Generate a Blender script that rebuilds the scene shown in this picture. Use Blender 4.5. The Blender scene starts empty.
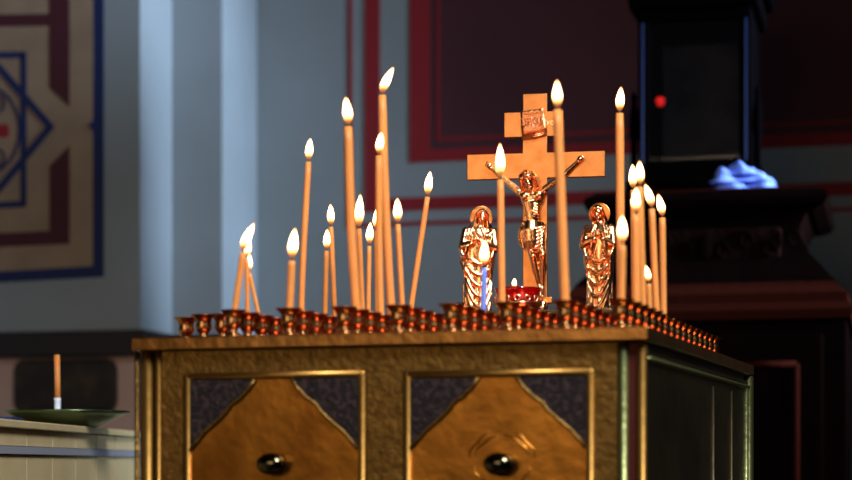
import bpy, bmesh, math, random
from mathutils import Vector, Matrix, noise
random.seed(7)
PI = math.pi
SC = bpy.context.scene
COL = SC.collection

# ------------------------------------------------------------------ camera
FPX, HOR, CXP = 1850.0, 465.0, 426.0
TH = math.radians(17.77)
FW = Vector((-math.sin(TH), math.cos(TH), 0))
RT = Vector((math.cos(TH), math.sin(TH), 0))
TOP = 1.0
CZ = TOP - 0.1468
CAM = Vector((0, 0, 0)) - FW * 1.94 - RT * 0.2328
CAM.z = CZ
FOCUS = 2.66

cd = bpy.data.cameras.new('camera')
cam = bpy.data.objects.new('camera', cd)
COL.objects.link(cam)
cam.location = CAM
cam.rotation_euler = (PI / 2, 0, TH)
cd.sensor_width = 36.0
cd.lens = FPX / 852 * 36
cd.shift_y = (HOR - 240) / 852.0
cd.clip_end = 60
cd.dof.use_dof = True
cd.dof.focus_distance = FOCUS
cd.dof.aperture_fstop = 4.3
SC.camera = cam

# ------------------------------------------------------------------ world, light, exposure
SC.view_settings.view_transform = 'Standard'
SC.view_settings.look = 'None'
SC.view_settings.gamma = 1.0
SC.view_settings.exposure = 0.0
SC.view_settings.use_curve_mapping = False

w = bpy.data.worlds.new('world')
SC.world = w
w.use_nodes = True
w.node_tree.nodes['Background'].inputs[0].default_value = (0.55, 0.62, 0.75, 1)
w.node_tree.nodes['Background'].inputs[1].default_value = 0.03


def area(name, loc, target, sx, sy, power, color, spread=180):
    l = bpy.data.lights.new(name, 'AREA')
    l.shape = 'RECTANGLE'
    l.size = sx
    l.size_y = sy
    l.energy = power
    l.color = color
    l.spread = math.radians(spread)
    o = bpy.data.objects.new(name, l)
    COL.objects.link(o)
    o.location = loc
    o.rotation_euler = (Vector(target) - Vector(loc)).to_track_quat('-Z', 'Y').to_euler()
    return o


def P(px, py, Z):
    """point of the place seen at pixel px, py at distance Z along the view axis"""
    v = CAM + FW * Z + RT * ((px - CXP) / FPX * Z)
    v.z = CZ + (HOR - py) / FPX * Z
    return v


# wall axes: WD runs to the right along the walls, WN runs away from the camera
WA = math.radians(14.0)
WD = RT * math.cos(WA) - FW * math.sin(WA)
WN = FW * math.cos(WA) + RT * math.sin(WA)
W0 = P(140, HOR, 5.5)            # corner of the left pier
W0.z = 0


def WP(d, n, z):
    v = W0 + WD * d + WN * n
    return Vector((v.x, v.y, z))


# daylight from the window in the right wall, raking the left pier
area('window_daylight', WP(4.2, -0.9, 2.2), WP(0.0, -0.70, 1.75), 0.9, 1.5, 52, (0.60, 0.76, 1.0), 45)
# unseen warm fill added behind the viewer for the brass front and counter
area('warm_fill', Vector((-1.0, -4.2, 1.9)), Vector((-2.0, 1.6, 0.9)), 2.6, 1.6, 9, (1.0, 0.74, 0.48), 75)
# unseen light added high at the viewer's right for glints on cups and figures
area('glint_light', Vector((1.3, -1.5, 3.3)), Vector((-0.3, 0.4, 1.05)), 0.75, 1.2, 15, (0.95, 0.97, 1.0), 46)

# ------------------------------------------------------------------ materials
MATS = {}


def mat(name, color, metal=0.0, rough=0.5, bump=None, spots=None, emit=None, trans=0.0, spec=0.5, ior=1.45, sub=0.0, coat=0.0):
    """bump = (kind, scale, strength); spots = (color2, scale, lo, hi)"""
    m = bpy.data.materials.new(name)
    m.use_nodes = True
    nt = m.node_tree
    b = nt.nodes['Principled BSDF']
    c4 = (*color, 1)
    b.inputs['Base Color'].default_value = c4
    b.inputs['Metallic'].default_value = metal
    b.inputs['Roughness'].default_value = rough
    b.inputs['IOR'].default_value = ior
    b.inputs['Specular IOR Level'].default_value = spec
    b.inputs['Transmission Weight'].default_value = trans
    b.inputs['Coat Weight'].default_value = coat
    if sub:
        b.inputs['Subsurface Weight'].default_value = sub
        b.inputs['Subsurface Radius'].default_value = (1.0, 0.45, 0.15)
        b.inputs['Subsurface Scale'].default_value = 0.01
    tc = nt.nodes.new('ShaderNodeTexCoord')
    if bump:
        kind, sc, st = bump
        if kind == 'voronoi':
            t = nt.nodes.new('ShaderNodeTexVoronoi')
            t.inputs['Scale'].default_value = sc
            out = t.outputs['Distance']
        else:
            t = nt.nodes.new('ShaderNodeTexNoise')
            t.inputs['Scale'].default_value = sc
            t.inputs['Detail'].default_value = 3
            out = t.outputs['Fac']
        nt.links.new(tc.outputs['Object'], t.inputs['Vector'])
        bp = nt.nodes.new('ShaderNodeBump')
        bp.inputs['Strength'].default_value = st
        bp.inputs['Distance'].default_value = 0.004
        nt.links.new(out, bp.inputs['Height'])
        nt.links.new(bp.outputs[0], b.inputs['Normal'])
    if spots:
        c2, sc, lo, hi = spots
        t = nt.nodes.new('ShaderNodeTexNoise')
        t.inputs['Scale'].default_value = sc
        t.inputs['Detail'].default_value = 4
        nt.links.new(tc.outputs['Object'], t.inputs['Vector'])
        r = nt.nodes.new('ShaderNodeValToRGB')
        r.color_ramp.elements[0].position = lo
        r.color_ramp.elements[1].position = hi
        r.color_ramp.elements[0].color = c4
        r.color_ramp.elements[1].color = (*c2, 1)
        nt.links.new(t.outputs['Fac'], r.inputs[0])
        nt.links.new(r.outputs[0], b.inputs['Base Color'])
    if emit:
        b.inputs['Emission Color'].default_value = (*emit[0], 1)
        b.inputs['Emission Strength'].default_value = emit[1]
    MATS[name] = m
    return m


M_wall = mat('grey_blue_paint', (0.30, 0.34, 0.36), rough=0.75, spots=((0.26, 0.30, 0.31), 2.5, 0.35, 0.7))
M_wall_low = mat('pinkish_plaster', (0.62, 0.43, 0.38), rough=0.8, spots=((0.54, 0.38, 0.33), 6, 0.4, 0.7))
M_red = mat('dark_red_paint', (0.30, 0.012, 0.02), rough=0.7)
M_maroon = mat('maroon_paint', (0.085, 0.022, 0.032), rough=0.75, spots=((0.065, 0.016, 0.024), 3, 0.4, 0.7))
M_ceil = mat('ceiling_paint', (0.18, 0.17, 0.16), rough=0.9)
M_floor = mat('stone_floor', (0.08, 0.06, 0.05), rough=0.5, spots=((0.05, 0.04, 0.035), 4, 0.4, 0.6))
M_rail = mat('dark_rail_wood', (0.018, 0.012, 0.014), rough=0.5)
M_tan = mat('tan_paint', (0.36, 0.25, 0.16), rough=0.75, spots=((0.29, 0.20, 0.13), 8, 0.4, 0.7))
M_blue = mat('deep_blue_paint', (0.006, 0.019, 0.095), rough=0.7)
M_wine = mat('wine_paint', (0.07, 0.010, 0.018), rough=0.7)
M_gold = mat('brass_sheet', (0.42, 0.175, 0.026), 1.0, 0.31, bump=('noise', 26, 0.3), spots=((0.27, 0.105, 0.017), 14, 0.40, 0.68))
M_goldp = mat('brass_plain', (0.36, 0.19, 0.045), 1.0, 0.42, bump=('noise', 60, 0.10))
M_goldd = mat('brass_chased', (0.20, 0.11, 0.028), 1.0, 0.5, bump=('noise', 150, 0.45), spots=((0.15, 0.08, 0.02), 90, 0.40, 0.60))
M_trim = mat('brass_edge', (0.32, 0.15, 0.04), 1.0, 0.32, bump=('noise', 45, 0.35), spots=((0.24, 0.11, 0.03), 20, 0.40, 0.66))
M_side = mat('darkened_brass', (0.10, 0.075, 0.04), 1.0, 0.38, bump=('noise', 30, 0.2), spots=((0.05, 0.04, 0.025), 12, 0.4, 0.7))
M_sideg = mat('greenish_brass', (0.26, 0.28, 0.11), 1.0, 0.38, bump=('noise', 90, 0.2))
M_enamel = mat('dark_enamel', (0.012, 0.008, 0.009), 0.0, 0.8, spec=0.15, bump=('noise', 260, 0.5), spots=((0.036, 0.022, 0.020), 150, 0.45, 0.62))
M_knob = mat('dark_bronze', (0.10, 0.085, 0.05), 1.0, 0.14)
M_copper = mat('red_copper_plate', (0.40, 0.075, 0.03), 1.0, 0.28, bump=('noise', 30, 0.2))
M_holder = mat('tarnished_brass', (0.50, 0.26, 0.10), 1.0, 0.25, spots=((0.30, 0.12, 0.04), 90, 0.42, 0.62))
M_cross = mat('copper_brass', (0.74, 0.29, 0.09), 1.0, 0.36, bump=('noise', 120, 0.12), spots=((0.60, 0.22, 0.06), 40, 0.4, 0.7))
M_edge = mat('polished_brass_lit_edge', (0.9, 0.68, 0.42), 1.0, 0.22)
M_figure = mat('cast_brass', (0.95, 0.50, 0.24), 1.0, 0.20, bump=('noise', 300, 0.08))
M_titulus = mat('copper_foil', (0.85, 0.30, 0.12), 1.0, 0.32, bump=('noise', 180, 0.35))
M_wax = mat('beeswax', (0.74, 0.29, 0.075), rough=0.42, sub=0.7, spec=0.4, spots=((0.68, 0.26, 0.065), 40, 0.4, 0.7))
M_waxb = mat('blue_lit_wax', (0.18, 0.32, 0.92), rough=0.4, sub=0.3)  # blue light on the short candle is put into the wax colour
M_wick = mat('burnt_wick', (0.02, 0.015, 0.012), rough=0.9)
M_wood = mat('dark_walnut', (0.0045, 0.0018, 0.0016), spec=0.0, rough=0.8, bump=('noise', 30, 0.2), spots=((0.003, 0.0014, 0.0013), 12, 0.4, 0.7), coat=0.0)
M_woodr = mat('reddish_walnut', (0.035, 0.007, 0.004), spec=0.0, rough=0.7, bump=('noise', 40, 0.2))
M_carve = mat('carved_walnut', (0.010, 0.004, 0.004), spec=0.0, rough=0.7, bump=('voronoi', 38, 0.6))
M_case = mat('black_lacquer', (0.0012, 0.0010, 0.0012), rough=0.7, spec=0.0)
M_caseblue = mat('blue_reflection', (0.02, 0.04, 0.14), 0.6, 0.3)  # blue reflections along the case edges, put into the colour
M_glass = mat('clear_glass', (0.95, 0.97, 1.0), rough=0.02, trans=1.0)
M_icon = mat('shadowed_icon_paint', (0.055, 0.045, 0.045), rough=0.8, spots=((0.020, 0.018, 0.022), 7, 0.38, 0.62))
M_redglass = mat('red_glass', (0.75, 0.01, 0.012), rough=0.05, trans=0.85, emit=None)
M_redlight = mat('red_reflection_glow', (0.5, 0.01, 0.01), rough=0.3, emit=((1.0, 0.02, 0.015), 0.6))  # glow that draws the red reflection in the case glass
M_cloth = mat('blue_lit_white_cloth', (0.24, 0.36, 0.95), rough=0.85)  # white cloth; the blue light on it is put into its colour
M_beige = mat('beige_boards', (0.58, 0.46, 0.24), rough=0.6, spots=((0.50, 0.39, 0.20), 9, 0.4, 0.7))
M_greystrip = mat('grey_band', (0.28, 0.29, 0.34), rough=0.5)
M_tray = mat('green_bronze_tray', (0.10, 0.15, 0.07), 0.9, 0.28)
M_plaque = mat('black_plaque', (0.014, 0.010, 0.008), rough=0.5, spots=((0.05, 0.03, 0.015), 16, 0.48, 0.66))
M_white = mat('white_porcelain', (0.75, 0.82, 0.95), rough=0.25)

# flame: hot pale core, deep blue and orange at the root
mf = bpy.data.materials.new('candle_flame')
mf.use_nodes = True
nt = mf.node_tree
for n in list(nt.nodes):
    nt.nodes.remove(n)
out = nt.nodes.new('ShaderNodeOutputMaterial')
em = nt.nodes.new('ShaderNodeEmission')
tc = nt.nodes.new('ShaderNodeTexCoord')
sep = nt.nodes.new('ShaderNodeSeparateXYZ')
rp = nt.nodes.new('ShaderNodeValToRGB')
nt.links.new(tc.outputs['Generated'], sep.inputs[0])
nt.links.new(sep.outputs[2], rp.inputs[0])
nt.links.new(rp.outputs[0], em.inputs[0])
nt.links.new(em.outputs[0], out.inputs[0])
e = rp.color_ramp.elements
e[0].position = 0.0
e[0].color = (0.002, 0.001, 0.002, 1)
e[1].position = 0.16
e[1].color = (0.05, 0.016, 0.004, 1)
x_ = e.new(0.28)
x_.color = (0.30, 0.11, 0.028, 1)
x_ = e.new(0.42)
x_.color = (1.0, 0.54, 0.24, 1)
x_ = e.new(0.8)
x_.color = (1.0, 0.55, 0.25, 1)
x_ = e.new(0.93)
x_.color = (0.38, 0.16, 0.05, 1)
x_ = e.new(1.0)
x_.color = (0.08, 0.025, 0.005, 1)
em.inputs[1].default_value = 19.0
M_flame = mf

# ------------------------------------------------------------------ mesh helpers


def finish(bm, name, m, parent=None, smooth=False, loc=None, bevel=0):
    me = bpy.data.meshes.new(name)
    bm.normal_update()
    bm.to_mesh(me)
    bm.free()
    me.materials.append(m)
    if smooth:
        for p in me.polygons:
            p.use_smooth = True
    o = bpy.data.objects.new(name, me)
    COL.objects.link(o)
    if parent:
        o.parent = parent
    if loc is not None:
        o.location = loc
    if bevel:
        md = o.modifiers.new('bevel', 'BEVEL')
        md.width = bevel
        md.segments = 2
        md.limit_method = 'ANGLE'
    return o


def tag(o, label, cat, group=None, kind=None):
    if kind:
        o['kind'] = kind
    if label:
        o['label'] = label
    if cat:
        o['category'] = cat
    if group:
        o['group'] = group
    return o


def empty(name, loc=(0, 0, 0), rz=0.0):
    o = bpy.data.objects.new(name, None)
    COL.objects.link(o)
    o.empty_display_size = 0.02
    o.location = loc
    o.rotation_euler = (0, 0, rz)
    return o


def struct(o, label=None, cat=None):
    o['kind'] = 'structure'
    if label:
        o['label'] = label
    if cat:
        o['category'] = cat
    return o


def box(bm, x0, x1, y0, y1, z0, z1, M=None):
    vs = []
    for x, y, z in ((x0, y0, z0), (x1, y0, z0), (x1, y1, z0), (x0, y1, z0), (x0, y0, z1), (x1, y0, z1), (x1, y1, z1), (x0, y1, z1)):
        v = Vector((x, y, z))
        if M:
            v = M @ v
        vs.append(bm.verts.new(v))
    for f in ((3, 2, 1, 0), (4, 5, 6, 7), (0, 1, 5, 4), (1, 2, 6, 5), (2, 3, 7, 6), (3, 0, 4, 7)):
        bm.faces.new([vs[i] for i in f])


def prism(bm, poly, y0, y1, M=None):
    """poly: list of (x, z), extruded from y0 (front) to y1"""
    a = [Vector((x, y0, z)) for x, z in poly]
    b = [Vector((x, y1, z)) for x, z in poly]
    if M:
        a = [M @ v for v in a]
        b = [M @ v for v in b]
    va = [bm.verts.new(v) for v in a]
    vb = [bm.verts.new(v) for v in b]
    n = len(poly)
    try:
        f1 = bm.faces.new(va)
        f2 = bm.faces.new(vb[::-1])
        side = []
        for i in range(n):
            side.append(bm.faces.new((va[i], vb[i], vb[(i + 1) % n], va[(i + 1) % n])))
    except ValueError:
        pass


def lathe(bm, prof, seg=28, c=(0, 0, 0), sx=1, sy=1):
    rings = []
    for r, z in prof:
        if r < 1e-6:
            rings.append([bm.verts.new((c[0], c[1], c[2] + z))])
        else:
            rings.append([bm.verts.new((c[0] + sx * r * math.cos(2 * PI * i / seg), c[1] + sy * r * math.sin(2 * PI * i / seg), c[2] + z)) for i in range(seg)])
    for a, b in zip(rings, rings[1:]):
        for i in range(seg):
            j = (i + 1) % seg
            if len(a) == 1 and len(b) == 1:
                continue
            if len(a) == 1:
                bm.faces.new((a[0], b[j], b[i]))
            elif len(b) == 1:
                bm.faces.new((a[i], a[j], b[0]))
            else:
                bm.faces.new((a[i], a[j], b[j], b[i]))


def tube(bm, pts, rad, seg=12, flat=1.0, caps=True):
    """tapered tube along points; rad a number or list"""
    pts = [Vector(p) for p in pts]
    n = len(pts)
    if not isinstance(rad, (list, tuple)):
        rad = [rad] * n
    rings = []
    ref = None
    for i in range(n):
        t = (pts[min(i + 1, n - 1)] - pts[max(i - 1, 0)]).normalized()
        if ref is None:
            ref = t.orthogonal().normalized()
        u = (ref - t * ref.dot(t)).normalized()
        ref = u
        v = t.cross(u)
        rings.append([bm.verts.new(pts[i] + (u * math.cos(2 * PI * k / seg) + v * math.sin(2 * PI * k / seg) * flat) * rad[i]) for k in range(seg)])
    for a, b in zip(rings, rings[1:]):
        for k in range(seg):
            bm.faces.new((a[k], a[(k + 1) % seg], b[(k + 1) % seg], b[k]))
    if caps:
        bm.faces.new(rings[0][::-1])
        bm.faces.new(rings[-1])


def ell(bm, c, r, rot=None, seg=20, rings=12):
    M = Matrix.Translation(Vector(c)) @ (rot.to_4x4() if rot else Matrix()) @ Matrix.Diagonal((r[0], r[1], r[2], 1))
    bmesh.ops.create_uvsphere(bm, u_segments=seg, v_segments=rings, radius=1, matrix=M)


def limb(bm, a, b, ra, rb, flat=1.0):
    a, b = Vector(a), Vector(b)
    tube(bm, [a, a.lerp(b, .5), b], [ra, (ra + rb) / 2, rb], 12, flat)
    ell(bm, a, (ra, ra, ra), seg=12, rings=8)
    ell(bm, b, (rb, rb, rb), seg=12, rings=8)


def remeshed(bm, name, m, parent, voxel, smooth=3, factor=0.5):
    """fuse everything in bm to ONE continuous surface"""
    me = bpy.data.meshes.new(name + '_src')
    bm.to_mesh(me)
    bm.free()
    o = bpy.data.objects.new(name + '_src', me)
    COL.objects.link(o)
    r = o.modifiers.new('r', 'REMESH')
    r.mode = 'VOXEL'
    r.voxel_size = voxel
    s = o.modifiers.new('s', 'SMOOTH')
    s.factor = factor
    s.iterations = smooth
    dg = bpy.context.evaluated_depsgraph_get()
    dg.update()
    me2 = bpy.data.meshes.new_from_object(o.evaluated_get(dg))
    bpy.data.objects.remove(o)
    me2.name = name
    me2.materials.clear()
    me2.materials.append(m)
    for p in me2.polygons:
        p.use_smooth = True
    o2 = bpy.data.objects.new(name, me2)
    COL.objects.link(o2)
    o2.parent = parent
    return o2


def text_mesh(s, size, depth, name, m, parent, M):
    cu = bpy.data.curves.new(name, 'FONT')
    cu.body = s
    cu.size = size
    cu.extrude = depth
    cu.align_x = 'CENTER'
    cu.align_y = 'CENTER'
    cu.resolution_u = 3
    o = bpy.data.objects.new(name + '_src', cu)
    COL.objects.link(o)
    dg = bpy.context.evaluated_depsgraph_get()
    dg.update()
    me = bpy.data.meshes.new_from_object(o.evaluated_get(dg))
    bpy.data.objects.remove(o)
    me.name = name
    me.materials.clear()
    me.materials.append(m)
    me.transform(M)
    o2 = bpy.data.objects.new(name, me)
    COL.objects.link(o2)
    o2.parent = parent
    return o2


def Wmat(d, n):
    """local x along the wall to the right, y away from the viewer, z up"""
    M = Matrix.Identity(4)
    o = WP(d, n, 0)
    for i in range(3):
        M[i][0] = WD[i]
        M[i][1] = WN[i]
        M[i][2] = (0, 0, 1)[i]
        M[i][3] = o[i]
    return M


WM = Wmat(0, 0)
ZR = math.atan2(WD.y, WD.x)


def wall_hit(px, n):
    """distance d along the wall at depth n, and view distance, where column px meets it"""
    k = (px - CXP) / FPX
    # W0 + WD d + WN n - CAM = FW Z + RT k Z
    r = W0 - CAM
    r.z = 0
    a = r + WN * n
    # X = k Z
    ax, az = a.dot(RT), a.dot(FW)
    dx, dz = WD.dot(RT), WD.dot(FW)
    d = (k * az - ax) / (dx - k * dz)
    return d, az + d * dz


def wz(px, py, n):
    d, Z = wall_hit(px, n)
    return d, CZ + (HOR - py) / FPX * Z


# ------------------------------------------------------------------ the room
def n_for(px, d):
    lo, hi = 0, 3
    for _ in range(60):
        mid = (lo + hi) / 2
        v = WP(d, mid, 0) - CAM
        if CXP + FPX * v.dot(RT) / v.dot(FW) < px:
            lo = mid
        else:
            hi = mid
    return lo


N1 = n_for(172, 0.0)
D1, _ = wall_hit(222, N1)
N2 = n_for(257, D1)
NB = N2
RAIL = wz(140, 330, 0)[1]
RAILB = wz(140, 356, 0)[1]
DR = 4.3       # right wall
HC = 4.6       # ceiling height
DL = -2.6

for q0, q1, qn in ((DL, 0, 0), (0, D1, N1)):
    bm = bmesh.new()
    box(bm, q0, q1, qn, NB + .2, RAIL, HC, WM)
    struct(finish(bm, 'wall_left', M_wall))
    bm = bmesh.new()
    box(bm, q0, q1 - .01, qn + .01, NB + .2, 0, RAILB, WM)
    struct(finish(bm, 'wall_left', M_wall_low))
bm = bmesh.new()
box(bm, DL, .03, -.03, 0.2, RAILB, RAIL, WM)
struct(finish(bm, 'trim_1', M_rail, bevel=0.006))
bm = bmesh.new()
box(bm, .03, D1 + .03, N1 - .03, NB + .2, RAILB, RAIL, WM)
struct(finish(bm, 'trim_2', M_rail, bevel=0.006))

bm = bmesh.new()
box(bm, D1, DR + .2, NB, NB + .2, 0, HC, WM)
struct(finish(bm, 'wall_back', M_wall))
bm = bmesh.new()
box(bm, DL - .2, DR + .2, -9, NB + .2, -0.1, 0, WM)
struct(finish(bm, 'floor', M_floor))
bm = bmesh.new()
box(bm, DL - .2, DR + .2, -9, NB + .2, HC, HC + .1, WM)
struct(finish(bm, 'ceiling', M_ceil))
bm = bmesh.new()
box(bm, DL - .2, DL, -9, NB + .2, 0, HC, WM)
struct(finish(bm, 'wall_side_left', M_wall))
# right wall with a window opening
bm = bmesh.new()
wn0, wn1, wz0, wz1 = -1.5, -0.3, 1.4, 3.3
box(bm, DR, DR + .2, -9, wn0, 0, HC, WM)
box(bm, DR, DR + .2, wn1, NB, 0, HC, WM)
box(bm, DR, DR + .2, wn0, wn1, 0, wz0, WM)
box(bm, DR, DR + .2, wn0, wn1, wz1, HC, WM)
struct(finish(bm, 'wall_right', M_maroon))
bm = bmesh.new()
box(bm, DR - .01, DR + .1, wn0, wn0 + .06, wz0, wz1, WM)
box(bm, DR - .01, DR + .1, wn1 - .06, wn1, wz0, wz1, WM)
box(bm, DR - .01, DR + .1, wn0, wn1, wz0, wz0 + .06, WM)
box(bm, DR - .01, DR + .1, wn0, wn1, wz1 - .06, wz1, WM)
struct(finish(bm, 'window_1', M_wood))

# painted bands of the back wall: real coordinates on the wall plane
k = [5]


def band(d0, d1, z0, z1, m, t=0.004, off=0.0):
    b_ = bmesh.new()
    box(b_, d0, d1, NB - t - off, NB - off + .001, z0, z1, WM)
    struct(finish(b_, 'trim_%d' % k[0], m))
    k[0] += 1


dA, zA1 = wz(410, 163, NB)
dB, zB1 = wz(430, 150, NB)
dC, _ = wz(365, 200, NB)
dD, _ = wz(380, 200, NB)
_, zC0 = wz(400, 211, NB)
_, zC1 = wz(400, 198, NB)
dE, _ = wz(348.5, 200, NB)
dF, _ = wz(352, 200, NB)
_, zE0 = wz(400, 226, NB)
_, zE1 = wz(400, 222, NB)
DX = DR - .05
band(dA, DX, zA1, zB1, M_red)                     # bottom of the red frame
band(dA, dB, zB1, HC - .3, M_red)                 # left side of the red frame
band(dB, DX, zB1, HC - .3, M_maroon, 0.003)       # maroon field
dG, zG = wz(437, 141, NB)
dH, zH = wz(440, 138, NB)
band(dG, DX, zG, zH, M_red, 0.004, 0.001)
band(dG, dH, zH, HC - .35, M_red, 0.004, 0.001)
band(dC, dD, zC1, HC - .2, M_red)
band(dC, DX, zC0, zC1, M_red)
band(dE, dF, zE1, HC - .1, M_red)
band(dE, DX, zE0, zE1, M_red)

# ------------------------------------------------------------------ painted ornament on the left pier
orn = empty('painted_ornament', WP(-0.5, 0, 1.8), ZR)
tag(orn, 'painted geometric ornament with blue border on the grey left wall', 'wall painting')


def opoly(pts, name, m, lay, par=orn):
    """pts in picture-derived wall coordinates (px,py) on the pier plane"""
    b_ = bmesh.new()
    L = []
    for px, py in pts:
        d, z = wz(px, py, 0)
        L.append((d + 0.5, z - 1.8))
    prism(b_, L, -0.0012 * lay - .0004, -.0003)
    bmesh.ops.recalc_face_normals(b_, faces=b_.faces)
    return finish(b_, name, m, par)


def oline(pts, wd, name, m, lay, par=orn):
    """painted line of width wd px through pts (one mesh)"""
    b_ = bmesh.new()
    s = 5.4 / FPX
    Q = [Vector((wz(px, py, 0)[0] + 0.5, 0, wz(px, py, 0)[1] - 1.8)) for px, py in pts]
    for a, b2 in zip(Q, Q[1:]):
        t = (b2 - a).normalized()
        nrm = Vector((-t.z, 0, t.x)) * wd * s / 2
        e_ = t * wd * s * .3
        prism(b_, [((a - nrm - e_).x, (a - nrm - e_).z), ((b2 - nrm + e_).x, (b2 - nrm + e_).z), ((b2 + nrm + e_).x, (b2 + nrm + e_).z), ((a + nrm - e_).x, (a + nrm - e_).z)], -0.0012 * lay - .0004, -.0003)
    bmesh.ops.recalc_face_normals(b_, faces=b_.faces)
    return finish(b_, name, m, par)


YT = -120
opoly([(-120, YT), (104, YT), (104, 277), (-120, 289)], 'border', M_blue, 1)
opoly([(-110, YT + 10), (93, YT + 10), (93, 266), (-110, 278)], 'field', M_tan, 2)
opoly([(-110, 17), (-110, 29), (50, 26), (50, 88), (70, 107), (70, -100), (50, -100), (50, 14)], 'upper_band', M_wine, 3)
opoly([(-110, 252), (-110, 238), (50, 231), (50, 166), (70, 146), (70, 244)], 'lower_band', M_wine, 3)
opoly([(89, 126), (93, 121), (94, 126), (93, 131)], 'border_notch', M_blue, 4)
oline([(-80, 57), (24, 55), (24, 204), (-80, 210)], 7, 'square_line', M_blue, 3)
oline([(-2, 66), (51, 127), (-2, 191)], 7.5, 'diamond_line', M_blue, 4)
oline([(-14 + 34 * math.cos(a * PI / 12), 130 - 44 * math.sin(a * PI / 12)) for a in range(-7, 8)], 3.2, 'ring_line', M_blue, 3)
oline([(-4 + 9 * math.cos(a), 104 - 9 * math.sin(a)) for a in [i * .55 for i in range(-2, 8)]], 2.4, 'scroll_line', M_blue, 4)
oline([(-4 + 9 * math.cos(a), 158 - 9 * math.sin(a)) for a in [i * .55 - 1 for i in range(-2, 8)]], 2.4, 'scroll_line', M_blue, 4)
opoly([(-8, 126), (8, 124), (10, 131), (8, 138), (-8, 136)], 'red_heart_shape', M_red, 4)

# ------------------------------------------------------------------ the brass candle stand
# table axes are world axes: front edge y = 0, right side x = 0
TW, TL = 0.6, 0.815


def tx(px, y=0.0):
    k_ = (px - CXP) / FPX
    # point (x, y) : ((x-Cx)*RT.x + (y-Cy)*RT.y) = k * ((x-Cx)*FW.x + (y-Cy)*FW.y)
    a = RT.x - k_ * FW.x
    b_ = RT.y - k_ * FW.y
    return CAM.x - (y - CAM.y) * b_ / a


def tz(px, py, y=0.0):
    x = tx(px, y)
    Z = (x - CAM.x) * FW.x + (y - CAM.y) * FW.y
    return CZ + (HOR - py) / FPX * Z


stand = empty('candle_stand', (-TW / 2, TL / 2, 0))
tag(stand, 'large ornate brass memorial candle stand with two front panels and many candle cups on top', 'candle stand')
SO = Vector((TW / 2, -TL / 2, 0))


def sbm(fn, name, m, parent=stand, smooth=False, bevel=0, label=None):
    b_ = bmesh.new()
    fn(b_)
    bmesh.ops.translate(b_, verts=b_.verts, vec=SO)
    o = finish(b_, name, m, parent, smooth, bevel=bevel)
    if label:
        o['label'] = label
    return o


Tt = 0.0155
sbm(lambda b_: box(b_, -TW, 0, 0, TL, TOP - Tt, TOP - 0.001), 'tabletop', M_trim, bevel=0.0015)
sbm(lambda b_: box(b_, -TW + .012, -.012, .012, TL - .012, TOP - .002, TOP), 'top_plate', M_copper, label='reddish copper plate under the candle cups')
fr = 0.008      # body is set back under the top
BX0, BX1 = tx(133, fr), tx(646, fr)
ZT = TOP - Tt
# body core
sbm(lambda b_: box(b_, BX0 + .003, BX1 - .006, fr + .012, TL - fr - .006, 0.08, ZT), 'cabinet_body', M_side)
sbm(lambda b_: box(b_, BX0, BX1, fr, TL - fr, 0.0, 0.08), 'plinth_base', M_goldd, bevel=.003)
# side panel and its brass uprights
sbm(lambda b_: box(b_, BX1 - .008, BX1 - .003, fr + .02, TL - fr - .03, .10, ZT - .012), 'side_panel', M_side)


def rolls(x0, x1, n, y, r):
    def f(b_):
        for i in range(n):
            x = x0 + (x1 - x0) * (i + .5) / n
            tube(b_, [(x, y, .08), (x, y, ZT - .003)], r, 16)
    return f


# corner posts: reeded rounds with a recess between
def post(px0, px1, m, name, y=fr):
    x0, x1 = tx(px0, y), tx(px1, y)
    r = (x1 - x0) / 2

    def f(b_):
        tube(b_, [((x0 + x1) / 2, y + r, .08), ((x0 + x1) / 2, y + r, ZT - .001)], r, 20)
    sbm(f, name, m, smooth=True)


for a, b2, m_ in ((133.5, 138, M_goldd), (139, 151, M_goldp), (154.5, 160, M_goldp), (617, 627.5, M_sideg), (637, 646, M_goldp)):
    post(a, b2, m_, 'corner_post')
sbm(lambda b_: box(b_, tx(627, fr), tx(638, fr), fr + .006, fr + .013, .08, ZT), 'recessed_strip', mat('red_brown_metal', (0.06, 0.008, 0.004), 0.6, 0.6))
# chased frame: one continuous mesh: frieze + stiles
zf = tz(400, 370, fr)


def frame(b_):
    box(b_, tx(160.5, fr), tx(616.5, fr), fr + .003, fr + .012, tz(400, 371, fr), ZT - .001)
    box(b_, tx(160.5, fr), tx(182, fr), fr + .003, fr + .012, .08, tz(400, 371, fr))
    box(b_, tx(366, fr), tx(402, fr), fr + .003, fr + .012, .08, tz(400, 371, fr))
    box(b_, tx(594, fr), tx(616.5, fr), fr + .003, fr + .012, .08, tz(400, 371, fr))


sbm(frame, 'chased_frame', M_goldd)


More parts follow.
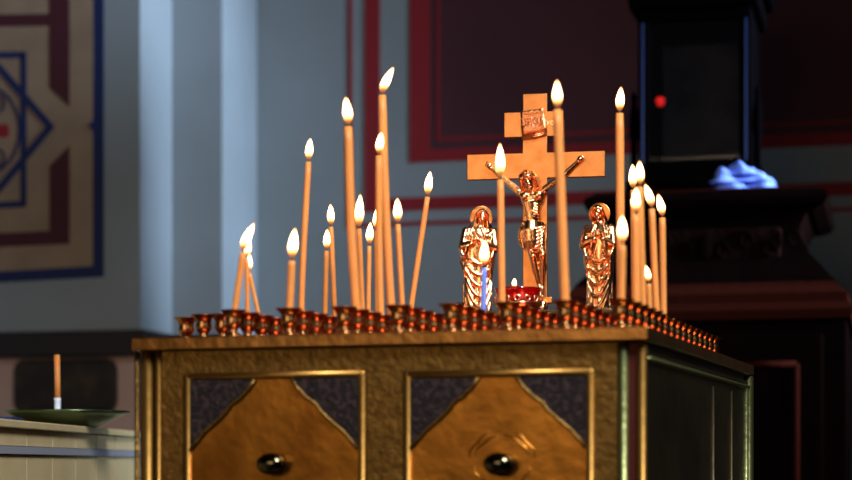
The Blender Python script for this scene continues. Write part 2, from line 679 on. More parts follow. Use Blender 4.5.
def panel(px0, px1, pyt, kx, side):
    """px0..px1 outer edge of the bright moulding, pyt its top"""
    x0, x1 = tx(px0, fr), tx(px1, fr)
    z1 = tz((px0 + px1) / 2, pyt, fr)
    mw = .009
    dr = bmesh.new()
    box(dr, x0 + mw, x1 - mw, fr + .004, fr + .012, .14, z1 - mw)
    bmesh.ops.translate(dr, verts=dr.verts, vec=SO)
    door = finish(dr, 'front_panel', M_gold, stand)
    door['label'] = '%s front panel of the brass stand with ogee arch and round knob' % side

    def mould(b_):
        y = fr + .004
        for seg in (((x0 + mw / 2, .14), (x0 + mw / 2, z1 - mw / 2)), ((x0 + mw / 2, z1 - mw / 2), (x1 - mw / 2, z1 - mw / 2)), ((x1 - mw / 2, z1 - mw / 2), (x1 - mw / 2, .14))):
            (a, c), (b2, d2) = seg
            tube(b_, [(a, y, c), (b2, y, d2)], mw / 2, 14)
        for cx_, cz_ in ((x0 + mw / 2, z1 - mw / 2), (x1 - mw / 2, z1 - mw / 2)):
            ell(b_, (cx_, y, cz_), (mw / 2,) * 3)
    sbm(mould, 'panel_moulding', M_goldp, door, smooth=True)
    # two dark pierced spandrels
    a0, a1 = x0 + mw, x1 - mw
    W_ = a1 - a0
    zt = z1 - mw
    H_ = tz(px0 + 10, 378, fr) - tz(px0 + 10, 447, fr)
    # ogee edge from (0.385 W, top) down to (0, -H)
    crv = [(0.39, 0), (0.355, -.13), (0.30, -.27), (0.245, -.36), (0.215, -.47), (0.15, -.62), (0.085, -.75), (0.04, -.88), (0.0, -1.0)]
    for s in (0, 1):
        poly = [(0, 0)] + crv
        pts = [((a0 + u * W_) if s == 0 else (a1 - u * W_), zt + v * H_) for u, v in poly]

        def f(b_):
            prism(b_, pts, fr + .0005, fr + .006)
            bmesh.ops.recalc_face_normals(b_, faces=b_.faces)
        sbm(f, 'spandrel', M_enamel, door, label='dark pierced corner piece')

        def g(b_):
            tube(b_, [((a0 + u * W_) if s == 0 else (a1 - u * W_), fr + .001, zt + v * H_) for u, v in crv], .0022, 10)
        sbm(g, 'spandrel_edge', M_goldd, door, smooth=True)
    # raised ogee field and boss
    cx_ = tx(kx, fr)
    zc = tz(kx, 464, fr)

    def boss(b_):
        for R_, dep in ((.030, .0022),):
            pr = [(R_, 0), (R_ * .97, dep), (R_ * .8, dep * 1.5), (R_ * .7, dep * .4), (R_ * .62, 0)]
            seg = 40
            rings = [[b_.verts.new((cx_ + r * math.cos(2 * PI * i / seg), fr + .004 - h, zc + r * math.sin(2 * PI * i / seg))) for i in range(seg)] for r, h in pr]
            for A, B in zip(rings, rings[1:]):
                for i in range(seg):
                    b_.faces.new((A[i], A[(i + 1) % seg], B[(i + 1) % seg], B[i]))
    

    def kn(b_):
        ell(b_, (cx_, fr - .008, zc), (.0175, .013, .0125), seg=32, rings=20)
        tube(b_, [(cx_, fr + .006, zc), (cx_, fr - .004, zc)], .009, 18)
    sbm(kn, 'knob', M_knob, door, smooth=True, label='dark round metal knob')
    # low relief leaves on the gold field
    rnd = random.Random(int(px0))

    def leaves(b_):
        for s in (-1, 1):
            for R_, a0, a1_ in ((.031, .3, 1.5), (.037, .2, 1.2), (.030, -1.2, -.1)):
                p = [(cx_ + s * (R_ + .002 * math.sin(t * 9)) * math.cos(a0 + (a1_ - a0) * t), fr + .0040, zc + R_ * math.sin(a0 + (a1_ - a0) * t)) for t in [q / 9 for q in range(10)]]
                tube(b_, p, [.0004, .0007, .001, .0012, .0012, .0012, .0012, .001, .0007, .0004], 8, 1.0)
    if side == 'right':
        sbm(leaves, 'relief_scroll', M_gold, door, smooth=True)


panel(183, 365, 371, 274, 'left')
panel(403, 594, 369, 501, 'right')
# side: beaded row under the top, uprights
xs = BX1 - .002


def beads(b_):
    n = 95
    for i in range(n):
        y = fr + .02 + (TL - 2 * fr - .04) * i / (n - 1)
        ell(b_, (xs + .001, y, ZT - .018), (.0030, .0030, .0030), seg=10, rings=6)


bd = sbm(beads, 'beaded_moulding', M_sideg, smooth=True, label='row of small metal beads under the top along the right side')
sbm(lambda b_: box(b_, xs - .004, xs + .001, fr + .02, TL - fr, ZT - .013, ZT - .010), 'side_moulding', M_side)
for yy in (.47, .63):
    sbm(lambda b_: tube(b_, [(xs, yy, .1), (xs, yy, ZT - .03)], .0022, 10), 'side_upright', M_side, smooth=True)
sbm(lambda b_: tube(b_, [(xs, TL - fr - .035, .1), (xs, TL - fr - .035, ZT - .022)], .004, 12), 'side_upright', M_sideg, smooth=True)
sbm(lambda b_: tube(b_, [(BX1 - .004, TL - fr - .010, .08), (BX1 - .004, TL - fr - .010, ZT - .002)], .0095, 16), 'corner_post', M_sideg, smooth=True)

# ------------------------------------------------------------------ crucifix
S = 2.69 / FPX                                # metres per pixel at the crucifix
cb = P(535.5, 312, 2.69)
CROSS = empty('crucifix', (cb.x, cb.y, TOP), math.radians(8))
tag(CROSS, 'three-armed copper brass crucifix with a cast figure, standing between two robed statuettes', 'crucifix')
PH = cb.z - TOP                               # plinth height
CL = lambda px, py: ((px - 535.5) * S, PH + (312 - py) * S)


def plinth(b_):
    prof = [(.118, .062, 0), (.118, .062, .012), (.108, .052, .018), (.102, .046, PH - .016), (.112, .055, PH - .010), (.112, .055, PH - .001)]
    prev = None
    for hx, hy, z in prof:
        r = [b_.verts.new((sx * hx + .003, sy * hy, z)) for sx, sy in ((-1, -1), (1, -1), (1, 1), (-1, 1))]
        if prev:
            for i in range(4):
                b_.faces.new((prev[i], prev[(i + 1) % 4], r[(i + 1) % 4], r[i]))
        else:
            b_.faces.new(r[::-1])
        prev = r
    b_.faces.new(prev)


mount = empty('figure_plinth', (cb.x, cb.y, TOP), math.radians(8))
tag(mount, 'low dark brass plinth under the crucifix and both statuettes', 'plinth')
b_ = bmesh.new()
plinth(b_)
finish(b_, 'plinth_block', M_side, mount, bevel=.002)

cx0, cz0 = CL(523, 312)
cx1, cz1 = CL(547.5, 94)
hx0, hzb = CL(466.5, 178.5)
hx1, hzt = CL(605, 153)
sx0, szb = CL(504, 137)
sx1, szt = CL(563.5, 112)
bc = bmesh.new()
prism(bc, [(cx0, PH), (cx0, hzb), (hx0, hzb), (hx0, hzt), (cx0 - .0005, hzt), (cx0 - .0005, szb), (sx0, szb), (sx0, szt), (cx0, szt), (cx0, cz1),
           (cx1, cz1), (cx1, szt), (sx1, szt), (sx1, szb), (cx1, szb), (cx1, hzt), (hx1, hzt), (hx1, hzb), (cx1, hzb), (cx1, PH)], -.003, .005)
bmesh.ops.recalc_face_normals(bc, faces=bc.faces)
crs = finish(bc, 'cross', M_cross, CROSS, bevel=.0009)
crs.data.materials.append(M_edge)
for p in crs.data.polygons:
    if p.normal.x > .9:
        p.material_index = 1  # right-hand edges get brighter brass, painting in the light from the right
b_ = bmesh.new()
fx0, fz0 = CL(528, 296)
fx1, fz1 = CL(552, 303)
box(b_, CL(530, 0)[0], CL(553, 0)[0], -.012, -.003, CL(0, 304)[1], CL(0, 298)[1])
finish(b_, 'footrest', M_cross, CROSS, bevel=.001)
b_ = bmesh.new()
ell(b_, (CL(543, 0)[0], -.010, PH + .009), (.009, .008, .009))
ell(b_, (CL(543, 0)[0], -.013, PH + .005), (.006, .006, .005))
ell(b_, (CL(536, 0)[0], -.008, PH + .003), (.012, .008, .004))
remeshed(b_, 'hill', M_figure, CROSS, .0012, 2)
# titulus: curled scroll plate with letters
tM = Matrix.Translation((CL(533.5, 123)[0], -.0065, CL(533.5, 123)[1])) @ Matrix.Rotation(math.radians(-6), 4, 'Y')
b_ = bmesh.new()
hw, hh = 12 * S, 12.5 * S
cols = []
for i in range(9):
    u = -1 + 2 * i / 8
    col_ = []
    for j in range(11):
        v = -1 + 2 * j / 10
        dy = -.0012 * math.sin((v + 1) * PI) + (.0015 if j == 0 else 0) - .0015 * (u > .8)
        col_.append(b_.verts.new(tM @ Vector((u * hw * (1 - .04 * v), dy, v * hh))))
    cols.append(col_)
for a, c in zip(cols, cols[1:]):
    for j in range(10):
        b_.faces.new((a[j], c[j], c[j + 1], a[j + 1]))
ti = finish(b_, 'title_plate', M_titulus, CROSS, smooth=True)
md = ti.modifiers.new('solid', 'SOLIDIFY')
md.thickness = .0012
ti['label'] = 'tilted copper plate with an embossed inscription at the top of the cross'
b_ = bmesh.new()
tube(b_, [tM @ Vector((-hw * 1.05, -.001, -hh * 1.22)), tM @ Vector((0, -.002, -hh * 1.18)), tM @ Vector((hw * 1.05, -.001, -hh * 1.12))], [.0012, .0019, .0012], 10)
tube(b_, [tM @ Vector((-hw * 1.0, -.0015, -hh * 1.06)), tM @ Vector((hw * 1.0, -.0015, -hh * .98))], [.0008, .0013], 10)
finish(b_, 'title_roll', M_titulus, ti, smooth=True)
text_mesh('ІНЦІ', 10 * S, .0003, 'title_letters', M_titulus, ti, tM @ Matrix.Translation((-.0005, -.0016, .0015)) @ Matrix.Rotation(PI / 2, 4, 'X'))
text_mesh('ХС', 5.5 * S, .0003, 'engraved_letters', M_edge, CROSS, Matrix.Translation((CL(550.5, 0)[0], -.0031, CL(0, 124)[1])) @ Matrix.Rotation(PI / 2, 4, 'X'))


# the corpus: one continuous body
def L3(px, py, y):
    x, z = CL(px, py)
    return Vector((x, y, z))


b_ = bmesh.new()
q = S
YB = -.013
neck = L3(533, 192, YB - .001)
shL, shR = L3(520, 192.5, YB), L3(546, 190.5, YB)
elL, elR = L3(505, 180, YB + .002), L3(563, 178, YB + .002)
wrL, wrR = L3(492, 168, YB + .004), L3(578, 164, YB + .004)
limb(b_, shL, elL, 3.7 * q, 2.8 * q)
limb(b_, elL, wrL, 2.8 * q, 1.9 * q)
limb(b_, shR, elR, 3.7 * q, 2.8 * q)
limb(b_, elR, wrR, 2.8 * q, 1.9 * q)
for wr, dv, sg in ((wrL, Vector((-.72, 0, .69)), -1), (wrR, Vector((.75, 0, .66)), 1)):
    palm = wr + dv * 3.2 * q
    limb(b_, wr, palm, 1.9 * q, 2.7 * q, .7)
    side = Vector((-dv.z, 0, dv.x))
    for j, (ln, off) in enumerate(((3.3, -1.9), (3.9, -.65), (3.7, .6), (2.8, 1.8))):
        a = palm + side * off * q + dv * 1.2 * q
        m1 = a + dv * ln * .55 * q + Vector((0, -1.0 * q, 0))
        m2 = m1 + dv * ln * .28 * q + Vector((0, -1.7 * q, 0))
        tube(b_, [a, m1, m2], [1.0 * q, .95 * q, .75 * q], 8)
    th = palm - dv * 1.2 * q + side * sg * 2.0 * q
    tube(b_, [palm - dv * 1.5 * q, th + Vector((0, -.6 * q, 0)), th + dv * 2.4 * q + side * sg * .8 * q + Vector((0, -1.2 * q, 0))], [1.0 * q, .9 * q, .7 * q], 8)
# torso
ell(b_, L3(533, 200, YB), (11.5 * q, 6.6 * q, 9.5 * q))
ell(b_, L3(526.5, 197.5, YB - .005), (5.4 * q, 3.6 * q, 5 * q))
ell(b_, L3(539.5, 196.8, YB - .005), (5.4 * q, 3.6 * q, 5 * q))
ell(b_, L3(521, 194, YB), (4.2 * q, 4 * q, 4 * q))
ell(b_, L3(545, 192, YB), (4.2 * q, 4 * q, 4 * q))
tube(b_, [L3(533, 203, YB), L3(534, 213, YB - .001), L3(535, 222, YB), L3(536, 232, YB)], [10.5 * q, 8.2 * q, 8.4 * q, 10 * q], 18, .62)
for t in range(4):      # ribs
    for sgn in (-1, 1):
        tube(b_, [L3(533.5 + sgn * 1.5, 205 + t * 2.6, YB - 6.3 * q), L3(533.5 + sgn * 5.5, 206.5 + t * 2.8, YB - 5.2 * q), L3(533.5 + sgn * 8.5, 209 + t * 3, YB - 2.6 * q)], [.5 * q, .8 * q, .5 * q], 8)
ell(b_, L3(534.5, 217, YB - 3.2 * q), (5 * q, 3.2 * q, 5 * q))
tube(b_, [neck, L3(531.5, 186, YB - .004)], [3.6 * q, 3.2 * q], 12)
# legs, the right crossed in front of the left at the feet
limb(b_, L3(530.5, 234, YB), L3(534.5, 259, YB - .006), 6.2 * q, 4.1 * q)
limb(b_, L3(534.5, 259, YB - .006), L3(540.5, 287, YB - .001), 4.1 * q, 2.2 * q)
limb(b_, L3(542, 233, YB), L3(544, 258, YB - .006), 6.0 * q, 4.0 * q)
limb(b_, L3(544, 258, YB - .006), L3(543, 287, YB), 4.0 * q, 2.2 * q)
ell(b_, L3(534.5, 258, YB - .010), (2.8 * q, 2.2 * q, 3.4 * q))
ell(b_, L3(544, 257, YB - .010), (2.7 * q, 2.2 * q, 3.4 * q))
ell(b_, L3(536.2, 268, YB + .001), (3.8 * q, 4.2 * q, 8 * q))
ell(b_, L3(544.2, 268, YB + .001), (3.7 * q, 4.2 * q, 8 * q))
limb(b_, L3(540.5, 287, YB - .002), L3(541.5, 297, YB - .008), 2.2 * q, 2.2 * q)
limb(b_, L3(543, 287, YB), L3(543.5, 296, YB - .004), 2.2 * q, 2.2 * q)
for j in range(5):
    ell(b_, L3(538.6 + j * 1.5, 298.5 - .25 * j, YB - .0085), (.75 * q, .9 * q, 1.3 * q), seg=8, rings=6)
# head, bowed to the left
hr = Matrix.Rotation(math.radians(-14), 3, 'Y') @ Matrix.Rotation(math.radians(18), 3, 'X')
hc = L3(529.5, 182, YB - .007)


def H(x, y, z):
    return hc + hr @ Vector((x, y, z)) * q * 1.12


ell(b_, H(0, 0, 1), (6.0 * q, 6.6 * q, 7.6 * q), hr)
ell(b_, H(0, -1.6, -4), (4.4 * q, 4.6 * q, 5.4 * q), hr)
tube(b_, [H(0, -6.0, 2.4), H(0, -7.6, -.9), H(0, -6.2, -1.6)], [.8 * q, 1.2 * q, 1.1 * q], 8)
tube(b_, [H(-4, -5.0, 2.7), H(-2, -6.3, 3.0), H(0, -6.1, 2.6), H(2, -6.3, 3.0), H(4, -5.0, 2.7)], .75 * q, 8)
ell(b_, H(-2.3, -5.6, 1.3), (1.1 * q, .7 * q, .7 * q), seg=10, rings=6)
ell(b_, H(2.3, -5.6, 1.3), (1.1 * q, .7 * q, .7 * q), seg=10, rings=6)
tube(b_, [H(-1.8, -5.7, -3.6), H(0, -6.4, -3.3), H(1.8, -5.7, -3.6)], [.5 * q, .8 * q, .5 * q], 8)
tube(b_, [H(-1.6, -5.5, -4.7), H(0, -6.1, -4.9), H(1.6, -5.5, -4.7)], [.4 * q, .7 * q, .4 * q], 8)
corpus = remeshed(b_, 'corpus_figure', M_figure, CROSS, .00085, 2, .4)
corpus['label'] = 'cast crucified figure with outstretched arms and bowed head'
# hair, beard, crown
b_ = bmesh.new()
for s in (-1, 1):
    for j in range(6):
        a = .5 + j * .3
        base = H(s * 5.9 * math.sin(a), -3.6 * math.cos(a) + 1, 5.8)
        tube(b_, [H(s * 1.0, -3.5 + j * 1.3, 8.0), base, H(s * (6.2 + .3 * j), -2.2 + j * .9, 1.0), H(s * (6.4 + .2 * math.sin(j * 2)), -1.6 + j * .8, -4.5), H(s * (6.6 - .6 * j + 1.2), -2.2 + j * .6, -9 - .6 * j)],
             [1.1 * q, 1.4 * q, 1.5 * q, 1.4 * q, .6 * q], 8)
ell(b_, H(0, 1.6, 3.2), (6.5 * q, 6.3 * q, 6.8 * q), hr)
for j in range(7):
    a = (j - 3) * .33
    tube(b_, [H(4 * math.sin(a), -5.2 * math.cos(a), -5.2), H(3 * math.sin(a), -5.4 * math.cos(a), -8.5), H(1.6 * math.sin(a), -4.6 * math.cos(a), -11)], [1.0 * q, 1.2 * q, .5 * q], 8)
remeshed(b_, 'hair', M_figure, corpus, .0008, 1)
b_ = bmesh.new()
for ph in (0, 2.1):
    n = 40
    pts = [H(6.9 * math.cos(2 * PI * i / n), 7.2 * math.sin(2 * PI * i / n), 4.6 + .7 * math.sin(i * 1.3 + ph)) for i in range(n + 1)]
    tube(b_, pts, .62 * q, 8)
remeshed(b_, 'crown_of_thorns', M_figure, corpus, .0007, 0)
# loincloth with draped folds and a hanging end
b_ = bmesh.new()
tube(b_, [L3(535.5, 223, YB), L3(535.5, 232, YB - .001), L3(536, 243, YB - .002), L3(537, 250, YB - .002)], [11.0 * q, 13.3 * q, 12.2 * q, 10.4 * q], 24, .66)
for j in range(7):
    y0 = 224 + j * 2.2
    dip = 8 + j * 2.2
    pts = []
    for i in range(11):
        t = -1 + 2 * i / 10
        pts.append(L3(536 + t * 12.2, y0 + dip * (1 - t * t) * .8 + 1.5 * t, YB - .0012 - 7.8 * q * math.sqrt(max(0, 1 - t * t * .93))))
    tube(b_, pts, [.5 * q, .9 * q, 1.15 * q, 1.25 * q, 1.25 * q, 1.25 * q, 1.25 * q, 1.25 * q, 1.15 * q, .9 * q, .5 * q], 8)
for j in range(4):
    tube(b_, [L3(526 - j * .7, 225, YB - 5 * q), L3(523 - j * .9, 233, YB - (5.4 - j) * q), L3(523.5 - j * 1.1, 242, YB - (4.6 - j) * q), L3(525 - j * 1.2, 250 - j * 1.3, YB - (5 - j) * q)],
         [1.2 * q, 1.8 * q, 1.7 * q, 1.0 * q], 8)
ell(b_, L3(525, 225, YB - 5 * q), (3 * q, 2.2 * q, 2.6 * q))
remeshed(b_, 'loincloth', M_figure, corpus, .0008, 1)


# ------------------------------------------------------------------ robed statuettes
def statuette(px, pyf, pyt, halo_r, rz, label, kind, lean):
    """statuette of height pyf-pyt px; local -y is its front"""
    base = P(px, pyf, 2.68)
    T = empty('statuette', (base.x, base.y, base.z), rz)
    tag(T, label, 'statuette')
    h = (pyf - pyt) * 2.68 / FPX
    u = h / 100.0                       # 1/100 of the height
    V = lambda x, y, z: Vector((x * u * (1.0 if kind == 0 else .88), y * u, z * u))
    b_ = bmesh.new()
    # robe: elliptical loft
    prof = [(0, 12.5, 10), (3, 13.2, 10.5), (12, 12.6, 9.6), (28, 13.2, 9.4), (42, 14.6, 9.6), (55, 15.8, 9.6), (64, 16.6, 9.2), (72, 15.6, 8.2), (77, 12.2, 6.8), (80, 7.0, 5.4), (83, 4.4, 4.4)]
    seg = 72
    rings = []
    for z, rx, ry in prof:
        r = []
        cx = lean * z * .04
        for i in range(seg):
            a = 2 * PI * i / seg
            fold = 1 + .055 * math.sin(a * 9 + z * .035 + kind) * max(0, min(1, (62 - z) / 30))
            r.append(b_.verts.new(V(cx + rx * fold * math.cos(a), ry * fold * math.sin(a), z)))
        rings.append(r)
    for A, B in zip(rings, rings[1:]):
        for i in range(seg):
            b_.faces.new((A[i], A[(i + 1) % seg], B[(i + 1) % seg], B[i]))
    b_.faces.new(rings[0][::-1])
    b_.faces.new(rings[-1])
    # swept drapery hanging in deep curves across the front
    for j in range(6):
        pts = []
        for i in range(14):
            t = i / 13
            a = PI * (1.0 + (.78 + .03 * j) * t) if kind == 0 else PI * (2.0 - (.78 + .03 * j) * t)
            z = 62 - j * 3.0 - (12 + j * 5.5) * math.sin(PI * t ** 1.25) - 10 * t - j * 3.2 * t
            bul = 1 + .10 * math.sin(PI * t)
            pts.append(V(lean * z * .04 + 14.0 * bul * math.cos(a), 9.9 * bul * math.sin(a), z))
        tube(b_, pts, [(.5 + 1.2 * math.sin(PI * (i + .5) / 14)) * u for i in range(14)], 8)
    # long vertical folds under it
    for j in range(9):
        a = PI * (1.06 + .88 * j / 8)
        zt_ = 34 - 12 * math.sin(PI * j / 8) + 3 * (j % 2)
        tube(b_, [V(13.4 * math.cos(a), 10.4 * math.sin(a), 1), V(12.8 * math.cos(a + .05), 9.9 * math.sin(a + .05), 14), V(13.0 * math.cos(a - .03), 9.5 * math.sin(a), zt_)], [1.5 * u, 1.3 * u, .5 * u], 8)
    # mantle edge falling from the shoulder
    for s in (-1, 1):
        for j in range(3):
            tube(b_, [V(s * (4 + 3 * j), -6.2 + j * .9, 79 - j * .5), V(s * (7 + 2.6 * j), -8.6 + j, 71), V(s * (8.5 + 2.6 * j), -9 + j, 62)], [.9 * u, 1.3 * u, .8 * u], 8)
    # sleeves bent to the chest
    hz = 64 if kind == 0 else 66
    hx = (-3.5 if kind == 0 else 1.5)
    for s in (-1, 1):
        limb(b_, V(s * 13 + lean * 3, -1, 75), V(s * 15.2 + lean * 2, -5.5, 60), 4.6 * u, 5.2 * u)
        limb(b_, V(s * 15.2 + lean * 2, -5.5, 60), V(hx + s * 4.6 + lean * 2, -12, hz - 1.5), 5.0 * u, 3.0 * u)
        for j in range(3):
            tube(b_, [V(s * 15.5, -8 + j, 57 - j * 5), V(s * 13, -10.5 + j, 50 - j * 6), V(s * 12, -9.5, 40 - 5 * j)], [1.7 * u, 1.5 * u, .7 * u], 8)
        # hanging cuff
        tube(b_, [V(hx + s * 6, -12.2, hz - 3), V(hx + s * 7.5, -12, hz - 10), V(hx + s * 8, -10.5, hz - 18)], [2.8 * u, 2.4 * u, 1.0 * u], 8, .6)
    robe = remeshed(b_, 'robed_body', M_figure, T, .00085, 1, .4)
    # hands: palm with five fingers each
    b_ = bmesh.new()
    for s in (-1, 1):
        wv = V(hx + s * 4.4 + lean * 2, -12.5, hz - 1)
        pv = V(hx + s * 1.6 + lean * 2, -14.2, hz + 2.5)
        limb(b_, wv, pv, 1.8 * u, 1.9 * u, .7)
        for j, ln in enumerate((4.6, 5.2, 5.0, 3.8)):
            a = pv + V(0, -.2 - .0 * j, (-1.9 + 1.25 * j) * .9)
            tube(b_, [a, a + V(-s * ln * .45, -.9, 1.8), a + V(-s * ln * .75, -.2, 3.2)], [.78 * u, .7 * u, .5 * u], 8)
        tube(b_, [pv - V(-s * 1, .3, -.4), pv + V(s * .6, -1.2, 2.6), pv + V(-s * .3, -1.6, 4.8)], [.85 * u, .75 * u, .55 * u], 8)
    remeshed(b_, 'hands', M_figure, T, .0006, 0)
    # head
    hr = Matrix.Rotation(math.radians(9 if kind == 0 else -8), 3, 'Y') @ Matrix.Rotation(math.radians(14), 3, 'X')
    hc = V(lean * 4 + (1.2 if kind == 0 else -.8), -2.4, 88.5)
    Hh = lambda x, y, z: hc + hr @ Vector((x, y, z)) * u
    b_ = bmesh.new()
    ell(b_, Hh(0, 0, 1), (5.0 * u, 5.4 * u, 6.4 * u), hr)
    ell(b_, Hh(0, -1.2, -3), (3.6 * u, 3.8 * u, 4.6 * u), hr)
    tube(b_, [Hh(0, -4.9, 2), Hh(0, -6.3, -.8), Hh(0, -5.2, -1.4)], [.6 * u, 1.0 * u, .9 * u], 8)
    tube(b_, [Hh(-3.3, -4.2, 2.2), Hh(-1.6, -5.2, 2.6), Hh(0, -5.0, 2.1), Hh(1.6, -5.2, 2.6), Hh(3.3, -4.2, 2.2)], .55 * u, 8)
    for s in (-1, 1):
        ell(b_, Hh(s * 1.9, -4.7, 1.1), (.95 * u, .6 * u, .55 * u), seg=10, rings=6)
        ell(b_, Hh(s * 2.2, -3.7, -1.4), (1.5 * u, 1.3 * u, 1.6 * u), seg=10, rings=6)
    tube(b_, [Hh(-1.3, -4.8, -3.0), Hh(0, -5.3, -2.8), Hh(1.3, -4.8, -3.0)], [.4 * u, .65 * u, .4 * u], 8)
    tube(b_, [Hh(-1.1, -4.6, -3.9), Hh(0, -5.1, -4.0), Hh(1.1, -4.6, -3.9)], [.35 * u, .6 * u, .35 * u], 8)
    ell(b_, Hh(0, -3.9, -5.8), (1.5 * u, 1.3 * u, 1.3 * u), seg=10, rings=6)
    tube(b_, [V(lean * 3.4, 0, 78), Hh(0, .5, -4)], [3.2 * u, 2.8 * u], 12)
    head = remeshed(b_, 'head', M_figure, T, .0006, 1, .4)
    # veil or hair
    b_ = bmesh.new()
    ell(b_, Hh(0, 1.5, 2.2), (5.9 * u, 5.6 * u, 6.6 * u), hr)
    for s in (-1, 1):
        for j in range(5):
            if kind == 0:
                pts = [Hh(s * .5, -3.6 + j, 7.8), Hh(s * 5.0, -2.9 + j * 1.2, 4.0), Hh(s * 5.9, -2.2 + j * 1.2, -2), V(lean * 4 + s * (6.5 + j), -4 + j * 1.4, 79), V(lean * 4 + s * (11 + j), -3.5 + j * 1.4, 72)]
                tube(b_, pts, [1.2 * u, 1.5 * u, 1.6 * u, 1.8 * u, 1.2 * u], 8)
            else:
                pts = [Hh(s * .6, -3.8 + j, 7.2), Hh(s * 5.0, -3.2 + j * 1.2, 4.4), Hh(s * 5.6, -2.0 + j * 1.2, -1), Hh(s * (5.4 + .6 * math.sin(j * 2.0)), -1.6 + j, -6), V(lean * 4 + s * (6.0 + .7 * j), -4.2 + j, 75)]
                tube(b_, pts, [1.0 * u, 1.3 * u, 1.4 * u, 1.4 * u, .8 * u], 8)
    if kind == 0:
        tube(b_, [V(lean * 4 - 8, -6, 74), V(lean * 4, -8.8, 70.5), V(lean * 4 + 8, -6, 74)], [1.6 * u, 1.8 * u, 1.6 * u], 8)
    remeshed(b_, 'veil' if kind == 0 else 'hair', M_figure, head, .0007, 1)
    # halo: pierced ring with thin disc
    b_ = bmesh.new()
    hcz = hc + V(0, 5.5, 1.0)
    R_ = halo_r * 2.68 / FPX
    n = 48
    tube(b_, [hcz + Vector((R_ * math.cos(2 * PI * i / n), 0, R_ * math.sin(2 * PI * i / n))) for i in range(n + 1)], .0011, 8, caps=False)
    for i in range(n):
        pass
    f0 = [b_.verts.new(hcz + Vector((R_ * math.cos(2 * PI * i / n), -.0004, R_ * math.sin(2 * PI * i / n)))) for i in range(n)]
    f1 = [b_.verts.new(hcz + Vector((R_ * math.cos(2 * PI * i / n), .0004, R_ * math.sin(2 * PI * i / n)))) for i in range(n)]
    b_.faces.new(f0)
    b_.faces.new(f1[::-1])
    finish(b_, 'halo', M_cross, T, smooth=False)
    # foot plate
    b_ = bmesh.new()
    lathe(b_, [(0, 0), (12.5 * u, 0), (12.5 * u, 1.5 * u), (11 * u, 2.4 * u), (0, 2.4 * u)], 32, sy=.8)
    finish(b_, 'foot_plate', M_figure, T)
    return T


RC = math.radians(8)
statuette(476.5, 311, 206, 11.0, RC + math.radians(14), 'small brass statuette of a veiled woman with halo, left of the crucifix', 0, .9)
statuette(600.5, 311, 202, 10.5, RC - math.radians(8), 'small brass statuette of a long-haired robed man with halo, right of the crucifix', 1, -.3)

# ------------------------------------------------------------------ red votive lamp before the cross
vb = P(518, 300, 2.47)
LAMP = empty('votive_lamp', (vb.x, vb.y, TOP))
tag(LAMP, 'red glass votive oil lamp in a gold filigree collar, burning before the crucifix', 'votive lamp')
zr = CZ + (HOR - 288.5) / FPX * 2.47 - TOP
b_ = bmesh.new()
lathe(b_, [(0, 0), (.028, 0), (.029, .004), (.014, .010), (.009, .018), (.009, .026), (.014, .032), (.008, .036), (.012, .044), (.026, zr - .030), (.031, zr - .022), (.031, zr - .020), (0.028, zr - .020), (.0, zr - .03)], 40)
finish(b_, 'gold_foot', M_figure, LAMP, smooth=True)
b_ = bmesh.new()
lathe(b_, [(0, zr - .024), (.020, zr - .022), (.0285, zr - .014), (.0300, zr - .004), (.0315, zr), (.0300, zr + .0002), (.0275, zr - .004), (.0262, zr - .013), (.018, zr - .020), (0, zr - .0215)], 40)
finish(b_, 'glass_bowl', M_redglass, LAMP, smooth=True)
b_ = bmesh.new()
for j in range(14):
    a0 = 2 * PI * j / 14
    for s in (-1, 1):
        pts = []
        for i in range(9):
            t = i / 8
            rr = .0046 * (1 - .35 * t)
            an = a0 + s * (rr * math.cos(t * 4.6) / .031)
            pts.append((.0318 * math.cos(an), .0318 * math.sin(an), zr - .0150 + rr * math.sin(t * 4.6)))
        tube(b_, pts, .0007, 6)
n = 48
tube(b_, [(.0318 * math.cos(2 * PI * i / n), .0318 * math.sin(2 * PI * i / n), zr - .0205) for i in range(n + 1)], .0011, 8, caps=False)
finish(b_, 'filigree_collar', M_edge, LAMP, smooth=True)
b_ = bmesh.new()
lathe(b_, [(0, zr - .006), (.006, zr - .006), (.006, zr - .004), (.0015, zr - .003), (.0012, zr + .0015), (0, zr + .0015)], 16, c=(-.005, 0, 0))
finish(b_, 'wick_float', M_wick, LAMP, smooth=True)


def flame_mesh(h, r, tip=(0, 0), name='flame'):
    """teardrop from z = 0 to h, tip shifted by (dx, dy)"""
    b_ = bmesh.new()
    prof = [(0, .0), (.30, .04), (.55, .10), (.80, .20), (.97, .32), (1.0, .42), (.93, .54), (.76, .68), (.52, .81), (.27, .92), (.10, .98), (0, 1.0)]
    lathe(b_, [(a * r, z * h) for a, z in prof], 16)
    for v in b_.verts:
        t = v.co.z / h
        s = t ** 1.5
        v.co.x += tip[0] * s
        v.co.y += tip[1] * s
    me = bpy.data.meshes.new(name)
    b_.to_mesh(me)
    b_.free()
    me.materials.append(M_flame)
    for p in me.polygons:
        p.use_smooth = True
    return me


fo = bpy.data.objects.new('flame', flame_mesh(.013, .0030))
COL.objects.link(fo)
fo.parent = LAMP
fo.location = (-.005, 0, zr + .001)

